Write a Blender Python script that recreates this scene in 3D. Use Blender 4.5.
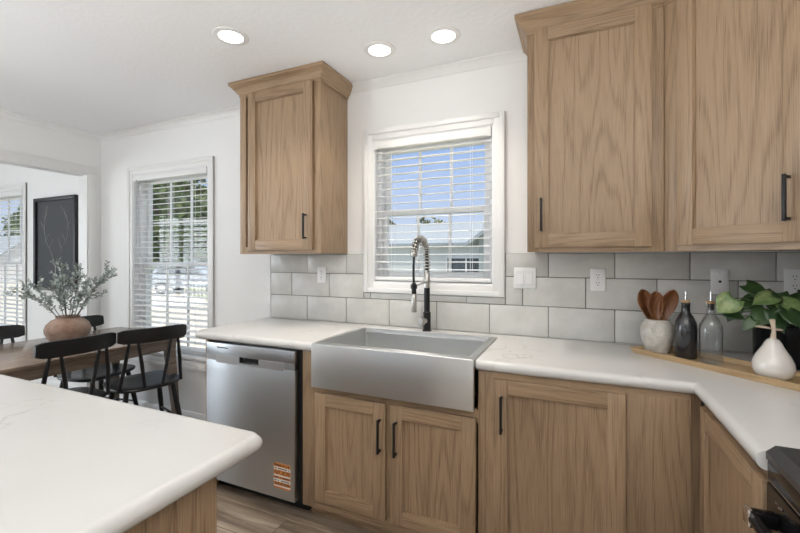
import bpy, bmesh, math, random
from mathutils import Vector, Matrix, noise
R = math.radians
random.seed(7)
for o in list(bpy.data.objects): bpy.data.objects.remove(o)
SC = bpy.context.scene
COL = SC.collection

# ------------------------------------------------------------------ camera, world, sun, area lights, exposure
cam_d = bpy.data.cameras.new('camera'); cam = bpy.data.objects.new('camera', cam_d); COL.objects.link(cam)
cam_d.sensor_width = 36; cam_d.lens = 401/800*36; cam_d.shift_y = -8/800; cam_d.clip_start = .03; cam_d.clip_end = 300
cam.location = (0, -2.31, 1.3426)
cam.rotation_euler = (R(90), 0, math.atan(177/401))
SC.camera = cam
SC.view_settings.view_transform = 'Standard'; SC.view_settings.look = 'None'
SC.view_settings.gamma = 1; SC.view_settings.use_curve_mapping = False
SC.view_settings.exposure = 0.10

W = bpy.data.worlds.new('sky'); SC.world = W; W.use_nodes = True
nt = W.node_tree; nt.nodes.clear()
wo = nt.nodes.new('ShaderNodeOutputWorld'); bg = nt.nodes.new('ShaderNodeBackground')
tc = nt.nodes.new('ShaderNodeTexCoord'); sx = nt.nodes.new('ShaderNodeSeparateXYZ'); rp = nt.nodes.new('ShaderNodeValToRGB')
nt.links.new(tc.outputs['Generated'], sx.inputs[0]); nt.links.new(sx.outputs['Z'], rp.inputs[0])
rp.color_ramp.elements[0].position = 0.0; rp.color_ramp.elements[0].color = (.66, .74, .88, 1)
rp.color_ramp.elements[1].position = .36; rp.color_ramp.elements[1].color = (.22, .40, .80, 1)
for p_, c_ in ((.55, (.75, .84, 1.0, 1)), (1.0, (1.5, 1.55, 1.6, 1))): rp.color_ramp.elements.new(p_).color = c_   # blue low sky; bright unseen zenith added to light sills and slats
nt.links.new(rp.outputs[0], bg.inputs[0]); bg.inputs[1].default_value = 1.05
nt.links.new(bg.outputs[0], wo.inputs[0])

def lamp(name, kind, loc, rot, energy, color=(1, 1, 1), **kw):
    d = bpy.data.lights.new(name, kind); d.energy = energy; d.color = color
    for k, v in kw.items(): setattr(d, k, v)
    o = bpy.data.objects.new(name, d); COL.objects.link(o); o.location = loc; o.rotation_euler = rot
    return o
sun = lamp('sun', 'SUN', (6, -8, 12), (0, 0, 0), 2.9, (1, .94, .84), angle=R(.6))
sun.rotation_euler = Vector((-.38, .36, -.86)).to_track_quat('-Z', 'Y').to_euler()
# added fill lamps outside the made-up openings of the rooms behind the camera
lamp('patio_fill', 'AREA', (-2.9, -6.22, 1.30), (R(90), 0, 0), 10, (.95, .975, 1), shape='RECTANGLE', size=2.6, size_y=2.1)
lamp('side_fill', 'AREA', (-7.6, -3.2, 1.30), (R(90), 0, R(-90)), 120, (.92, .96, 1), shape='RECTANGLE', size=2.2, size_y=2.0)
# added up-facing fill lamps, bounced off the ceiling behind the camera
lamp('uplight_fill', 'AREA', (.05, -3.1, 1.35), (R(180), 0, 0), 60, (1, .975, .935), shape='DISK', size=.6)
lamp('uplight_fill', 'AREA', (-3.1, -3.2, .9), (R(180), 0, 0), 40, (.96, .985, 1), shape='DISK', size=.8)
CAN_W, CAN_COL = 2.2, (1, .92, .82)

# ------------------------------------------------------------------ materials
def mat(name, color=(.8, .8, .8), rough=.5, metal=0, **kw):
    m = bpy.data.materials.new(name); m.use_nodes = True
    b = m.node_tree.nodes['Principled BSDF']
    b.inputs['Base Color'].default_value = (*color, 1); b.inputs['Roughness'].default_value = rough
    b.inputs['Metallic'].default_value = metal
    for k, v in kw.items(): b.inputs[k].default_value = v
    return m
def N(m, t, **kw):
    n = m.node_tree.nodes.new(t)
    for k, v in kw.items(): setattr(n, k, v)
    return n
def L(m, a, b): m.node_tree.links.new(a, b)
def B(m): return m.node_tree.nodes['Principled BSDF']
def coords(m, scale, rand=True):
    t = N(m, 'ShaderNodeTexCoord'); mp = N(m, 'ShaderNodeMapping'); mp.inputs['Scale'].default_value = scale
    if rand:
        oi = N(m, 'ShaderNodeObjectInfo'); ml = N(m, 'ShaderNodeMath', operation='MULTIPLY'); ml.inputs[1].default_value = 37
        ad = N(m, 'ShaderNodeVectorMath', operation='ADD'); L(m, oi.outputs['Random'], ml.inputs[0])
        L(m, t.outputs['Object'], ad.inputs[0]); L(m, ml.outputs[0], ad.inputs[1]); L(m, ad.outputs[0], mp.inputs[0])
    else: L(m, t.outputs['Object'], mp.inputs[0])
    return mp.outputs[0]
def noise_n(m, vec, scale, detail=3, rough=.5, dist=0):
    n = N(m, 'ShaderNodeTexNoise'); n.inputs['Scale'].default_value = scale; n.inputs['Detail'].default_value = detail
    n.inputs['Roughness'].default_value = rough; n.inputs['Distortion'].default_value = dist
    L(m, vec, n.inputs['Vector']); return n.outputs['Fac']
def math_n(m, op, a, b=None, c=None):
    n = N(m, 'ShaderNodeMath', operation=op)
    for i, q in enumerate((a, b, c)):
        if q is None: continue
        if isinstance(q, (int, float)): n.inputs[i].default_value = q
        else: L(m, q, n.inputs[i])
    return n.outputs[0]
def ramp(m, fac, stops):
    r = N(m, 'ShaderNodeValToRGB'); e = r.color_ramp.elements
    while len(e) < len(stops): e.new(.5)
    for q, (p, c) in zip(e, stops): q.position = p; q.color = (*c, 1)
    L(m, fac, r.inputs[0]); return r.outputs[0]
def bump(m, h, strength=.2, dist=.01):
    b = N(m, 'ShaderNodeBump'); b.inputs['Strength'].default_value = strength; b.inputs['Distance'].default_value = dist
    L(m, h, b.inputs['Height']); L(m, b.outputs[0], B(m).inputs['Normal'])
def wood(name, grain, dark, mid, light, rough=.42, freq=1.0):
    m = mat(name, mid, rough)
    hi, lo = 5.2*freq, .42*freq
    sc = {'v': (hi, hi, lo), 'h': (lo, lo, hi), 'x': (lo, hi, hi), 'y': (hi, lo, hi)}[grain]
    v = coords(m, sc)
    base = noise_n(m, v, 1.0, 2, .4)
    rings = math_n(m, 'SINE', math_n(m, 'MULTIPLY', base, 120.0))
    fig = math_n(m, 'POWER', math_n(m, 'MULTIPLY_ADD', rings, .5, .5), 3.0)
    fs = tuple(q*(48 if q == hi else 12) for q in sc)
    fine = noise_n(m, coords(m, fs), 1.5, 4, .6)
    broad = noise_n(m, coords(m, tuple(q*.5 for q in sc)), 1.0, 2)
    pores = math_n(m, 'MULTIPLY', fig, fine)
    t = math_n(m, 'ADD', math_n(m, 'MULTIPLY', pores, .22), math_n(m, 'MULTIPLY', fine, .60))
    t = math_n(m, 'ADD', t, math_n(m, 'MULTIPLY', broad, .26))
    c = ramp(m, t, [(.36, light), (.52, mid), (.74, dark)])
    L(m, c, B(m).inputs['Base Color']); bump(m, t, .10, .002)
    return m
OAK = ((.145, .090, .052), (.290, .194, .116), (.39, .270, .168))
M = {}
M['oak_v'] = wood('oak_vertical_grain', 'v', *OAK); M['oak_h'] = wood('oak_horizontal_grain', 'h', *OAK)
M['table'] = wood('walnut_table', 'y', (.10, .072, .056), (.19, .142, .112), (.27, .215, .175), .2)
M['tray'] = wood('mango_wood_tray', 'h', (.30, .19, .085), (.46, .31, .16), (.55, .39, .22), .5)
M['spoon'] = wood('acacia_spoon', 'v', (.03, .010, .005), (.15, .052, .020), (.30, .13, .052), .3, 2.2)
M['cork'] = mat('cork', (.42, .26, .13), .8)
def m_wall(name, c):
    m = mat(name, c, .75); bump(m, noise_n(m, coords(m, (1, 1, 1), False), 90, 3), .05, .003); return m
M['wall'] = m_wall('white_wall_paint', (.87, .87, .86))
def m_ceil():
    m = mat('textured_ceiling', (.91, .92, .93), .85)
    h = noise_n(m, coords(m, (1, 1, 1), False), 34, 4, .55)
    h2 = ramp(m, h, [(.45, (0, 0, 0)), (.62, (1, 1, 1))]); bump(m, h2, .12, .004); return m
M['ceiling'] = m_ceil()
M['trim'] = mat('white_trim', (.82, .82, .81), .4)
M['vinyl'] = mat('white_vinyl', (.84, .85, .86), .35)
M['slat'] = mat('white_blind_slat', (.92, .92, .92), .4)
M['cord'] = mat('grey_cord', (.55, .56, .58), .6)
M['plate'] = mat('white_plastic', (.80, .80, .80), .3)
M['black_slot'] = mat('black_slot', (.01, .01, .01), .5)
def m_tile():
    m = mat('glazed_tile', (.6, .6, .58), .26)
    a = N(m, 'ShaderNodeVertexColor'); a.layer_name = 'tint'
    v = coords(m, (1, 1, 1), False); n = noise_n(m, v, 6, 4, .6)
    mx = N(m, 'ShaderNodeMix', data_type='RGBA', blend_type='MULTIPLY'); mx.inputs[0].default_value = 1
    L(m, a.outputs[0], mx.inputs[6]); L(m, ramp(m, n, [(.3, (.84, .84, .83)), (.7, (1, 1, 1))]), mx.inputs[7])
    L(m, mx.outputs[2], B(m).inputs['Base Color'])
    bump(m, noise_n(m, v, 22, 3, .6), .38, .006); return m
M['tile'] = m_tile()
M['grout'] = mat('grey_grout', (.20, .195, .19), .9)
def m_stone():
    m = mat('white_marbled_worktop', (.78, .765, .74), .22)
    v = coords(m, (1, 1, 1), False); v.node.inputs['Location'].default_value = (3.3, 7.9, 1.2)
    w = noise_n(m, v, 1.5, 4, .55, .25); a = math_n(m, 'ABSOLUTE', math_n(m, 'SUBTRACT', w, .5))
    vein = ramp(m, a, [(0, (1, 1, 1)), (.007, (0, 0, 0))])
    msk = ramp(m, noise_n(m, v, 2.3, 2), [(.46, (0, 0, 0)), (.66, (1, 1, 1))])
    w2 = noise_n(m, v, 2.9, 4, .55, .1); a2 = math_n(m, 'ABSOLUTE', math_n(m, 'SUBTRACT', w2, .52))
    vein2 = ramp(m, a2, [(0, (.35, .35, .35)), (.009, (0, 0, 0))])
    soft = noise_n(m, v, 1.2, 3)
    f = math_n(m, 'MULTIPLY', math_n(m, 'ADD', vein, vein2), msk)
    mx = N(m, 'ShaderNodeMix', data_type='RGBA'); L(m, math_n(m, 'MULTIPLY', f, .58), mx.inputs[0])
    L(m, ramp(m, soft, [(.3, (.61, .60, .585)), (.65, (.66, .652, .638))]), mx.inputs[6]); mx.inputs[7].default_value = (.40, .375, .345, 1)
    L(m, mx.outputs[2], B(m).inputs['Base Color']); return m
M['stone'] = m_stone()
def m_steel(name, col, rough, sc):
    m = mat(name, col, rough, 1.0); n = noise_n(m, coords(m, sc, False), 1, 3, .6)
    L(m, math_n(m, 'MULTIPLY_ADD', n, .12, rough-.06), B(m).inputs['Roughness']); bump(m, n, .03, .001)
    B(m).inputs['Anisotropic'].default_value = .8; B(m).inputs['Anisotropic Rotation'].default_value = .25
    tg = N(m, 'ShaderNodeTangent', direction_type='RADIAL', axis='Z'); L(m, tg.outputs[0], B(m).inputs['Tangent']); return m
M['steel'] = m_steel('brushed_steel', (.64, .65, .65), .36, (4, 4, 420))
M['steel_dw'] = m_steel('dishwasher_steel', (.50, .525, .55), .36, (4, 4, 420))
M['steel_strip'] = mat('satin_strip', (.60, .62, .64), .38, .9)
M['nickel'] = mat('satin_nickel', (.50, .485, .46), .28, 1)
M['chrome'] = mat('chrome', (.75, .75, .75), .12, 1)
M['black'] = mat('matte_black_metal', (.012, .012, .013), .38, .3)
M['rubber'] = mat('black_hose', (.014, .014, .015), .5)
M['gloss_black'] = mat('gloss_black_enamel', (.008, .008, .009), .14, 0, **{'Specular IOR Level': .2})
M['grey_glass'] = mat('cooktop_border', (.06, .06, .063), .35, .3)
M['void'] = mat('dark_recess', (.008, .008, .008), .8)
M['chair'] = mat('black_lacquer', (.010, .011, .013), .33)
M['frame'] = mat('black_picture_frame', (.008, .008, .009), .45)
M['canvas'] = m_wall('charcoal_print', (.055, .06, .066))
M['line'] = mat('pale_line', (.45, .45, .43), .8)
M['orange'] = mat('orange_sticker', (.62, .22, .04), .5)
M['white_ink'] = mat('white_label', (.80, .79, .76), .5)
M['ink'] = mat('dark_ink', (.03, .028, .025), .5)
def speck(name, c1, c2, scale, rough, bs=.2):
    m = mat(name, c1, rough); v = coords(m, (1, 1, 1)); n = noise_n(m, v, scale, 5, .65)
    L(m, ramp(m, n, [(.35, c1), (.66, c2)]), B(m).inputs['Base Color']); bump(m, n, bs, .004); return m
M['crock'] = speck('stoneware', (.47, .44, .39), (.66, .63, .58), 38, .7, .4)
M['terracotta'] = speck('weathered_terracotta', (.38, .295, .24), (.19, .11, .078), 6, .8, .3)
M['pear'] = mat('ivory_ceramic', (.70, .66, .62), .12, 0, **{'Coat Weight': 1.0, 'Coat Roughness': .04})
M['pearstem'] = mat('ceramic_stem', (.62, .50, .40), .35)
M['bottle'] = mat('charcoal_ceramic', (.020, .021, .024), .22, 0, **{'Coat Weight': .6, 'Coat Roughness': .1})
def m_pane(name, tint, power, gain, floor_):
    m = bpy.data.materials.new(name); m.use_nodes = True; t = m.node_tree; t.nodes.clear()
    o = t.nodes.new('ShaderNodeOutputMaterial'); mx = t.nodes.new('ShaderNodeMixShader')
    tr = t.nodes.new('ShaderNodeBsdfTransparent'); gl = t.nodes.new('ShaderNodeBsdfGlossy'); gl.inputs['Roughness'].default_value = .02
    tr.inputs[0].default_value = (*tint, 1); fr = t.nodes.new('ShaderNodeLayerWeight'); pw = t.nodes.new('ShaderNodeMath'); pw.operation = 'POWER'; pw.inputs[1].default_value = power; ma = t.nodes.new('ShaderNodeMath'); ma.operation = 'MULTIPLY_ADD'; ma.inputs[1].default_value = gain; ma.inputs[2].default_value = floor_
    t.links.new(fr.outputs['Facing'], pw.inputs[0]); t.links.new(pw.outputs[0], ma.inputs[0]); t.links.new(ma.outputs[0], mx.inputs[0]); t.links.new(tr.outputs[0], mx.inputs[1]); t.links.new(gl.outputs[0], mx.inputs[2])
    t.links.new(mx.outputs[0], o.inputs[0]); return m
M['pane'] = m_pane('window_pane', (.96, .97, .97), 5, .5, .03)
M['glass'] = m_pane('clear_bottle_glass', (.95, .96, .96), 2.2, .75, .05)
def m_emit(name, c, s):
    m = mat(name, c, .5); B(m).inputs['Emission Color'].default_value = (*c, 1); B(m).inputs['Emission Strength'].default_value = s; return m
M['lens'] = m_emit('lit_lens', (1, .97, .92), 5.0)
def m_floor():
    m = mat('wood_plank_floor', (.2, .15, .11), .38)
    t = N(m, 'ShaderNodeTexCoord'); br = N(m, 'ShaderNodeTexBrick'); L(m, t.outputs['Object'], br.inputs['Vector'])
    br.inputs['Scale'].default_value = 1; br.inputs['Brick Width'].default_value = 1.22; br.inputs['Row Height'].default_value = .18
    br.inputs['Mortar Size'].default_value = .0022; br.inputs['Bias'].default_value = 0
    br.inputs['Color1'].default_value = (.15, .15, .15, 1); br.inputs['Color2'].default_value = (.95, .95, .95, 1); br.inputs['Mortar'].default_value = (0, 0, 0, 1)
    mp = N(m, 'ShaderNodeMapping'); mp.inputs['Scale'].default_value = (1.1, 13, 13)
    ad = N(m, 'ShaderNodeVectorMath', operation='ADD'); L(m, t.outputs['Object'], ad.inputs[0]); L(m, br.outputs['Color'], ad.inputs[1]); L(m, ad.outputs[0], mp.inputs[0])
    g = noise_n(m, mp.outputs[0], 1.6, 6, .65, .4)
    f = math_n(m, 'ADD', math_n(m, 'MULTIPLY', g, .8), math_n(m, 'MULTIPLY', br.outputs['Color'], .3))
    L(m, ramp(m, f, [(.32, (.055, .038, .027)), (.52, (.21, .155, .112)), (.74, (.46, .375, .29))]), B(m).inputs['Base Color'])
    bump(m, f, .12, .002); return m
M['floor'] = m_floor()
def m_leaf(name, c1, c2, scale=18, rough=.4):
    m = mat(name, c1, rough); n = noise_n(m, coords(m, (1, 1, 1)), scale, 3, .6)
    L(m, ramp(m, n, [(.38, c1), (.64, c2)]), B(m).inputs['Base Color']); return m
M['pothos'] = m_leaf('pothos_leaf', (.020, .050, .018), (.045, .095, .030), 14, .28)
M['pothos_pale'] = m_leaf('pothos_leaf_pale', (.11, .19, .06), (.25, .31, .13), 30, .32)
M['stem'] = mat('green_stem', (.10, .16, .05), .5)
M['soil'] = mat('potting_soil', (.03, .02, .014), .9)
M['euca'] = m_leaf('grey_green_leaf', (.16, .20, .18), (.46, .52, .50), 40, .6)
M['twig'] = mat('brown_twig', (.09, .075, .06), .8)
M['grass'] = m_leaf('lawn', (.20, .22, .09), (.34, .33, .17), 1.5, .9)
M['drive'] = m_leaf('pale_gravel_drive', (.62, .57, .48), (.74, .69, .60), 6, .9)
M['foliage'] = m_leaf('tree_foliage', (.045, .085, .022), (.15, .20, .05), 2.2, .7)
M['foliage_dry'] = m_leaf('olive_foliage', (.13, .15, .05), (.26, .25, .09), 2.2, .7)
M['bark'] = mat('bark', (.12, .09, .065), .9)
def m_lap(name, c):
    m = mat(name, c, .7); t = N(m, 'ShaderNodeTexCoord'); s = N(m, 'ShaderNodeSeparateXYZ'); L(m, t.outputs['Object'], s.inputs[0])
    bump(m, math_n(m, 'FRACT', math_n(m, 'MULTIPLY', s.outputs[2], 6)), .8, .02); return m
M['siding'] = m_lap('white_lap_siding', (.78, .79, .80)); M['siding_grey'] = m_lap('grey_lap_siding', (.36, .40, .40))
M['roof'] = speck('grey_shingle_roof', (.30, .33, .36), (.40, .43, .46), 14, .9)
M['dark_glass'] = mat('dark_window_glass', (.03, .04, .05), .08)
M['car'] = mat('silver_car_paint', (.45, .47, .50), .2, .6); M['car_dark'] = mat('dark_car_paint', (.05, .055, .07), .2, .4)
M['tyre'] = mat('tyre', (.015, .015, .015), .8)

# ------------------------------------------------------------------ mesh builder
class MB:
    def __init__(s): s.v = []; s.f = []; s.mi = []; s.T = None; s.tint = None
    def add(s, vs, fs, mi=0):
        b = len(s.v)
        s.v += [tuple(s.T @ Vector(q)) if s.T else tuple(q) for q in vs]
        s.f += [tuple(b+i for i in f) for f in fs]; s.mi += [mi]*len(fs)
    def box(s, x0, x1, y0, y1, z0, z1, mi=0, bev=0.0, seg=2):
        if x0 > x1: x0, x1 = x1, x0
        if y0 > y1: y0, y1 = y1, y0
        if z0 > z1: z0, z1 = z1, z0
        bm = bmesh.new(); bmesh.ops.create_cube(bm, size=1)
        for q in bm.verts: q.co = Vector(((x0+x1)/2+q.co.x*(x1-x0), (y0+y1)/2+q.co.y*(y1-y0), (z0+z1)/2+q.co.z*(z1-z0)))
        if bev: bmesh.ops.bevel(bm, geom=list(bm.edges), offset=bev, segments=seg, affect='EDGES', profile=.5)
        s.bm(bm, mi)
    def bm(s, bm, mi=0):
        bm.verts.index_update(); s.add([q.co[:] for q in bm.verts], [[q.index for q in f.verts] for f in bm.faces], mi); bm.free()
    def ring_loft(s, rings, closed_ends=True, mi=0, closed=True):
        n = len(rings[0]); vs = [p for r in rings for p in r]; fs = []
        for a in range(len(rings)-1):
            for i in range(n if closed else n-1):
                j = (i+1) % n; fs.append((a*n+i, a*n+j, (a+1)*n+j, (a+1)*n+i))
        if closed_ends: fs.append(tuple(range(n-1, -1, -1))); fs.append(tuple((len(rings)-1)*n+i for i in range(n)))
        s.add(vs, fs, mi)
    def tube(s, pts, rad, n=10, mi=0, caps=True, flat=1.0):
        pts = [Vector(p) for p in pts]; rs = rad if isinstance(rad, (list, tuple)) else [rad]*len(pts)
        rings = []; up = None
        for i, p in enumerate(pts):
            t = (pts[min(i+1, len(pts)-1)]-pts[max(i-1, 0)]).normalized()
            if up is None: up = Vector((0, 0, 1)) if abs(t.z) < .95 else Vector((0, 1, 0))
            a = t.cross(up).normalized(); b = a.cross(t).normalized(); up = b
            rings.append([p+(a*math.cos(k*2*math.pi/n)+b*flat*math.sin(k*2*math.pi/n))*rs[i] for k in range(n)])
        s.ring_loft(rings, caps, mi)
    def lathe(s, prof, c=(0, 0, 0), n=32, mi=0):
        rings = [[(c[0]+max(r, 1e-4)*math.cos(k*2*math.pi/n), c[1]+max(r, 1e-4)*math.sin(k*2*math.pi/n), c[2]+z) for k in range(n)] for r, z in prof]
        s.ring_loft(rings, True, mi)
    def prism(s, poly, axis, a, b, mi=0):
        f = {'x': lambda u, v, w: (w, u, v), 'y': lambda u, v, w: (u, w, v), 'z': lambda u, v, w: (u, v, w)}[axis]
        s.ring_loft([[f(u, v, a) for u, v in poly], [f(u, v, b) for u, v in poly]], True, mi)
    def slab(s, poly, z0, z1, rounded, r, seg=5, mi=0):
        """horizontal slab from a plan outline (counter-clockwise); edge i runs poly[i]->poly[i+1]; rounded edges get a bullnose"""
        n = len(poly); h = z1-z0; r = min(r, h/2)
        def off(d):
            out = []
            for i in range(n):
                pa, p, pb = Vector(poly[i-1]), Vector(poly[i]), Vector(poly[(i+1) % n])
                e0 = (p-pa).normalized(); e1 = (pb-p).normalized()
                n0 = Vector((-e0.y, e0.x)); n1 = Vector((-e1.y, e1.x))
                d0 = d if rounded[i-1] else 0; d1 = d if rounded[i] else 0
                det = n0.x*n1.y-n0.y*n1.x
                if abs(det) < 1e-6: out.append(p+n0*d0)
                else: out.append(p+Vector(((d0*n1.y-n0.y*d1)/det, (n0.x*d1-d0*n1.x)/det)))
            return out
        rings = []
        for k in range(seg+1):
            a = k*math.pi/2/seg; rings.append([(q.x, q.y, z0+r-r*math.cos(a)) for q in off(r-r*math.sin(a))])
        for k in range(seg+1):
            a = k*math.pi/2/seg; rings.append([(q.x, q.y, z1-r+r*math.sin(a)) for q in off(r-r*math.cos(a))])
        s.ring_loft(rings, True, mi)
    def sweep(s, path, prof, mi=0, side=1, pre=None, post=None):
        """profile (out, z) along a plan path, mitred; out is to the right of travel when side=1"""
        n = len(path); rings = []
        for i in range(n):
            p = Vector(path[i])
            e0 = (p-Vector(path[i-1])).normalized() if i else None
            e1 = (Vector(path[i+1])-p).normalized() if i < n-1 else None
            if e0 is None: e0 = Vector(pre).normalized() if pre else e1
            if e1 is None: e1 = Vector(post).normalized() if post else e0
            n0 = Vector((e0.y, -e0.x))*side; n1 = Vector((e1.y, -e1.x))*side
            mdir = (n0+n1); mdir = mdir/(mdir.dot(n0))
            rings.append([(p.x+mdir.x*o, p.y+mdir.y*o, z) for o, z in prof])
        s.ring_loft(rings, True, mi)
    def build(s, name, mats, parent=None, smooth=True, sharp=35):
        if not isinstance(mats, (list, tuple)): mats = [mats]
        vs = s.v; loc = (0, 0, 0)
        if parent is not None:
            o = Vector((0, 0, 0)); q = parent
            while q is not None: o += q.location; q = q.parent
            vs = [(a-o.x, b-o.y, c-o.z) for a, b, c in vs]
        else:
            xs, ys, zs = zip(*vs); loc = ((min(xs)+max(xs))/2, (min(ys)+max(ys))/2, min(zs))
            vs = [(a-loc[0], b-loc[1], c-loc[2]) for a, b, c in vs]
        me = bpy.data.meshes.new(name); me.from_pydata(vs, [], s.f)
        for q in mats: me.materials.append(M[q] if isinstance(q, str) else q)
        me.polygons.foreach_set('material_index', s.mi)
        bm = bmesh.new(); bm.from_mesh(me); bmesh.ops.recalc_face_normals(bm, faces=bm.faces); bm.to_mesh(me); bm.free()
        if smooth:
            me.polygons.foreach_set('use_smooth', [True]*len(me.polygons)); me.set_sharp_from_angle(angle=R(sharp))
        me.update()
        o = bpy.data.objects.new(name, me); COL.objects.link(o); o.location = loc
        if parent is not None: o.parent = parent
        return o
def tag(o, label=None, cat=None, group=None, kind=None):
    if label: o['label'] = label
    if cat: o['category'] = cat
    if group: o['group'] = group
    if kind: o['kind'] = kind
    return o
def thing(name, label, cat, loc, group=None):
    o = bpy.data.objects.new(name, None); COL.objects.link(o); o.location = loc; o.empty_display_size = .05
    return tag(o, label, cat, group)
def struct(o): o['kind'] = 'structure'; return o
def B1(*a, **k):
    m = MB(); m.box(*a, **k); return m
def copy_tree(root, parent=None):
    c = root.copy(); COL.objects.link(c)
    if parent is not None: c.parent = parent
    for ch in list(root.children): copy_tree(ch, c)
    return c

# ------------------------------------------------------------------ setting
CEIL = 2.492
XL, XR, YR = -4.09, 1.012, -6.0          # kitchen left wall face, right wall face, rear wall face
XO = -7.4                                # far side of the room through the opening
YO = -6.0
wins = {'sink': (-1.207, -.437, 1.19, 2.105), 'dining': (-3.612, -2.69, .50, 2.085), 'left': (-6.36, -5.44, .50, 2.085)}
# floor and ceiling
struct(B1(XO-.15, XR+.15, YR-.15, .15, -.12, 0).build('floor', 'floor'))
struct(B1(XO-.15, XR+.15, YR-2.2, .15, CEIL, CEIL+.16).build('ceiling', 'ceiling'))  # overhang past the rear wall added to keep direct sun out
m = MB(); xs = [XO-.15, wins['left'][0], wins['left'][1], wins['dining'][0], wins['dining'][1], wins['sink'][0], wins['sink'][1], XR+.15]
for i in range(7): 
    a, b = xs[i], xs[i+1]
    w = [q for q in wins.values() if q[0] == a and q[1] == b]
    if w: m.box(a, b, 0, .15, 0, w[0][2]); m.box(a, b, 0, .15, w[0][3], CEIL)
    else: m.box(a, b, 0, .15, 0, CEIL)
struct(m.build('wall_back', 'wall'))
m = MB(); OY0, OY1, OZ = -2.75, -.108, 2.115
m.box(XL-.12, XL, OY1, 0, 0, CEIL); m.box(XL-.12, XL, OY0, OY1, OZ, CEIL); m.box(XL-.12, XL, YR, OY0, 0, CEIL)
struct(m.build('wall_left', 'wall'))
struct(B1(XR, XR+.15, YR, 0, 0, CEIL).build('wall_right', 'wall'))
m = MB(); PX0, PX1, PZ = -4.05, -1.6, 2.2
m.box(XO, PX0, YR-.15, YR, 0, CEIL); m.box(PX1, XR+.15, YR-.15, YR, 0, CEIL); m.box(PX0, PX1, YR-.15, YR, PZ, CEIL)
struct(m.build('wall_rear', 'wall'))
m = MB(); m.box(XO-.15, XO, YR, -4.3, 0, CEIL); m.box(XO-.15, XO, -2.1, 0, 0, CEIL); m.box(XO-.15, XO, -4.3, -2.1, 0, .3); m.box(XO-.15, XO, -4.3, -2.1, 2.25, CEIL)
struct(m.build('wall_side', 'wall'))
# unseen glazed door and side window, added so fill light can enter
d = MB()
for x in (PX0, (PX0+PX1)/2-.05, PX1-.1): d.box(x, x+.1, YR-.10, YR-.04, 0, PZ, bev=.004)
d.box(PX0, PX1, YR-.10, YR-.04, 0, .1); d.box(PX0, PX1, YR-.10, YR-.04, PZ-.1, PZ)
d = struct(d.build('added_door', 'vinyl')); B1(PX0+.1, PX1-.1, YR-.075, YR-.07, .1, PZ-.1).build('pane', 'pane', d)
d = MB()
for y in (-4.3, -3.23, -2.16): d.box(XO-.10, XO-.04, y, y+.06, .3, 2.25, bev=.004)
d.box(XO-.10, XO-.04, -4.3, -2.1, .3, .37); d.box(XO-.10, XO-.04, -4.3, -2.1, 2.18, 2.25)
d = struct(d.build('window_4', 'vinyl')); B1(XO-.075, XO-.07, -4.24, -2.16, .37, 2.18).build('pane', 'pane', d)
# crown mouldings
CP = [(0, CEIL-.052), (.006, CEIL-.052), (.010, CEIL-.040), (.034, CEIL-.012), (.040, CEIL-.010), (.040, CEIL-.0005), (0, CEIL-.0005)]
m = MB(); m.sweep([(XL, -5.9), (XL, 0), (.2, 0)], CP); struct(m.build('trim_1', 'trim'))
m = MB(); m.sweep([(XO, -5.9), (XO, 0), (XL-.12, 0), (XL-.12, -5.9)], CP); struct(m.build('trim_2', 'trim'))
# casing around the wide opening
m = MB()
for x0, x1 in ((XL, XL+.014), (XL-.134, XL-.12)):
    m.box(x0, x1, OY0-.075, OY1+.075, OZ, OZ+.075, bev=.003); m.box(x0, x1, OY1, OY1+.075, 0, OZ, bev=.003); m.box(x0, x1, OY0-.075, OY0, 0, OZ, bev=.003)
m.box(XL-.125, XL+.005, OY0, OY1+.0, OZ-.012, OZ+.002); m.box(XL-.125, XL+.005, OY1-.012, OY1, 0, OZ-.012); m.box(XL-.125, XL+.005, OY0, OY0+.012, 0, OZ-.012)
struct(m.build('trim_3', 'trim'))
BP = [(0, 0), (.014, 0), (.014, .075), (.006, .092), (0, .092)]
m = MB(); m.sweep([(XL, OY1+.075), (XL, 0), (-1.99, 0)], BP); struct(m.build('baseboard_back', 'trim'))
m = MB(); m.sweep([(XO, -5.9), (XO, 0), (XL-.12, 0), (XL-.12, OY1+.075)], BP); struct(m.build('baseboard_side', 'trim'))

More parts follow.
